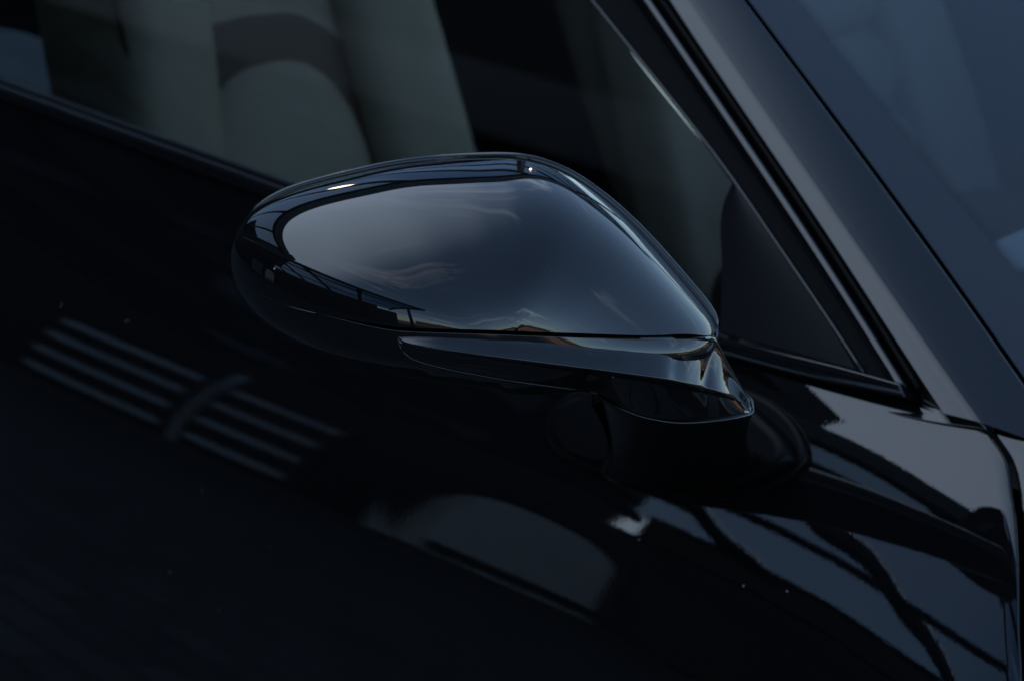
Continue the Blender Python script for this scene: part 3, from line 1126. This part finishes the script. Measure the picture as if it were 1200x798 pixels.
# --- foot plate and its gasket on the door
def plate(name, pts, lift, thick, m, taper=.006):
    P = spline(pts, 90, closed=True)
    c = P.mean(axis=0)
    base = [on_body(x, y) for x, y in P]
    cp, cn = on_body(*c)
    V = []
    prof = [(0, -.004), (0, lift * .5), (.15, lift * .82), (.45, lift), (1.2, lift)]
    for ins, h in prof:
        for p, nrm in base:
            dv = cp - p
            V.append(p + unit(dv) * ins * taper + cn * h)
    n = len(base)
    F = grid_faces(len(prof), n, True)
    i0 = (len(prof) - 1) * n
    V.append(cp + cn * (lift + .0005))
    F += [(i0 + j, i0 + (j + 1) % n, len(V) - 1) for j in range(n)]
    return obj(name, V, F, m, mirror, sharp=60)


plate('base_gasket', [(640, 512), (643, 490), (662, 468), (720, 452), (800, 449), (860, 453), (893, 464), (925, 486), (944, 512), (949, 538), (934, 558),
                      (895, 579), (842, 590), (788, 588), (735, 570), (683, 549), (650, 531)], .004, .004, FOOT, .004)
plate('mirror_base', [(655, 508), (660, 490), (680, 473), (730, 460), (800, 456), (850, 459), (882, 471), (912, 497), (938, 528), (940, 543), (922, 556),
                      (886, 571), (838, 579), (790, 576), (742, 560), (694, 541), (664, 525)], .013, .013, FOOT, .008)

# ------------------------------------------------------------------ cabin
box('cabin_floor', (-1.5, 0, .32), (2.8, 1.4, .05), CARPET, car)
box('roof_lining', (-1.7, 0, 1.30), (1.4, 1.06, .03), CARPET, car)
box('far_door_lining', (-1.0, .72, .62), (2.6, .06, .6), CARPET, car)
box('rear_bulkhead', (-2.45, 0, .66), (.06, 1.36, .66), CARPET, car)
dash = box('dashboard', (.02, 0, .74), (.42, 1.36, .22), CARPET, car, bev=.05)
strip('pale_dash_strip', [(1166, 284), (1215, 262), (1290, 228)], [(1185, 318), (1240, 300), (1320, 270)], (np.array([0, 0, .853]), np.array([0, 0, 1.0])), PALE, dash, thick=.004, n=12)  # pale strip laid on the dashboard top


def pad(name, c, s, m, parent, rx=0, ry=0, rz=0, e=2 / 3.2, seg=24, **kw):
    """upholstered pad: a rounded super-ellipsoid"""
    V = []
    M3 = np.array(Matrix.Rotation(rz, 3, 'Z') @ Matrix.Rotation(ry, 3, 'Y') @ Matrix.Rotation(rx, 3, 'X'))
    pw = lambda q: abs(q) ** e * (1 if q >= 0 else -1)
    nu, nv = seg, seg * 2
    for i in range(nu + 1):
        u = -math.pi / 2 + math.pi * i / nu
        for j in range(nv):
            v = 2 * math.pi * j / nv
            p = np.array([s[0] / 2 * pw(math.cos(u)) * pw(math.cos(v)), s[1] / 2 * pw(math.cos(u)) * pw(math.sin(v)), s[2] / 2 * pw(math.sin(u))])
            V.append(M3 @ p + np.asarray(c))
    return obj(name, V, grid_faces(nu + 1, nv, True), m, parent, **kw)


def seat(y0, x0, wd, rec=14, quilt=False):
    t = pad('seat', (x0, y0, .78), (.16, wd, .78), LEATHER, car, ry=R(-rec))
    ax = lambda x, y, z: (x0 + x * math.cos(R(rec)) - z * math.sin(R(rec)), y0 + y, .78 + z * math.cos(R(rec)) + x * math.sin(R(rec)))
    for s in (-1, 1):
        pad('bolster', ax(.065, s * (wd / 2 - .035), -.06), (.10, .11, .66), LEATHER, t, ry=R(-rec), rx=s * R(9), rz=s * R(-8))
        tube('piping', [ax(.105 - .01 * abs(q), s * (wd / 2 - .012 + .012 * q * q), -.06 + .28 * q) for q in np.linspace(-1, 1, 16)], .0035, LEATHER_DK_SHADE, t)
    for k in range(5 if quilt else 0):
        pad('channel', ax(.082, 0, .14 - .095 * k), (.05, wd - .16, .10), LEATHER, t, ry=R(-rec))
    if not quilt:
        pad('recess_shade', ax(.070, -.015, -.07), (.03, .235, .36), LEATHER_DK_SHADE, t, ry=R(-rec), e=2 / 2.6)  # dark pad painting the shadow of the hollow in the backrest
        pad('insert', ax(.076, -.015, -.14), (.05, .20, .37), LEATHER, t, ry=R(-rec), e=2 / 2.6)
        for q in (-.10, -.16, -.22):
            tube('stitching', [ax(.102, -.1 + .17 * k / 8, q + .012 * math.sin(k)) for k in range(9)], .002, LEATHER_DK_SHADE, t)
    pad('headrest', ax(.03, 0, .33), (.13, .26, .20), LEATHER, t, ry=R(-rec))
    pad('cushion', (x0 + .28, y0, .42), (.52, wd, .17), LEATHER_DK_SHADE, t, ry=R(-5))  # darker than the seat leather, to paint shade into the cushion
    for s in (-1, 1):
        pad('cushion_bolster', (x0 + .28, y0 + s * (wd / 2 - .03), .47), (.50, .10, .15), LEATHER_DK_SHADE, t, ry=R(-5))  # same painted shade as the cushion


seat(-.405, -1.02, .35)
seat(.36, -1.14, .46, 24, True)
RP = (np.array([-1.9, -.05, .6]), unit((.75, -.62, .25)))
strip('window_light_panel', [(-60, 30), (42, 44), (110, 84), (167, 120)], [(-60, 160), (0, 150), (90, 150), (150, 150)], RP, PALE, car, thick=.012, n=14, bev=.003)  # added pale sheet in place of light through the far window
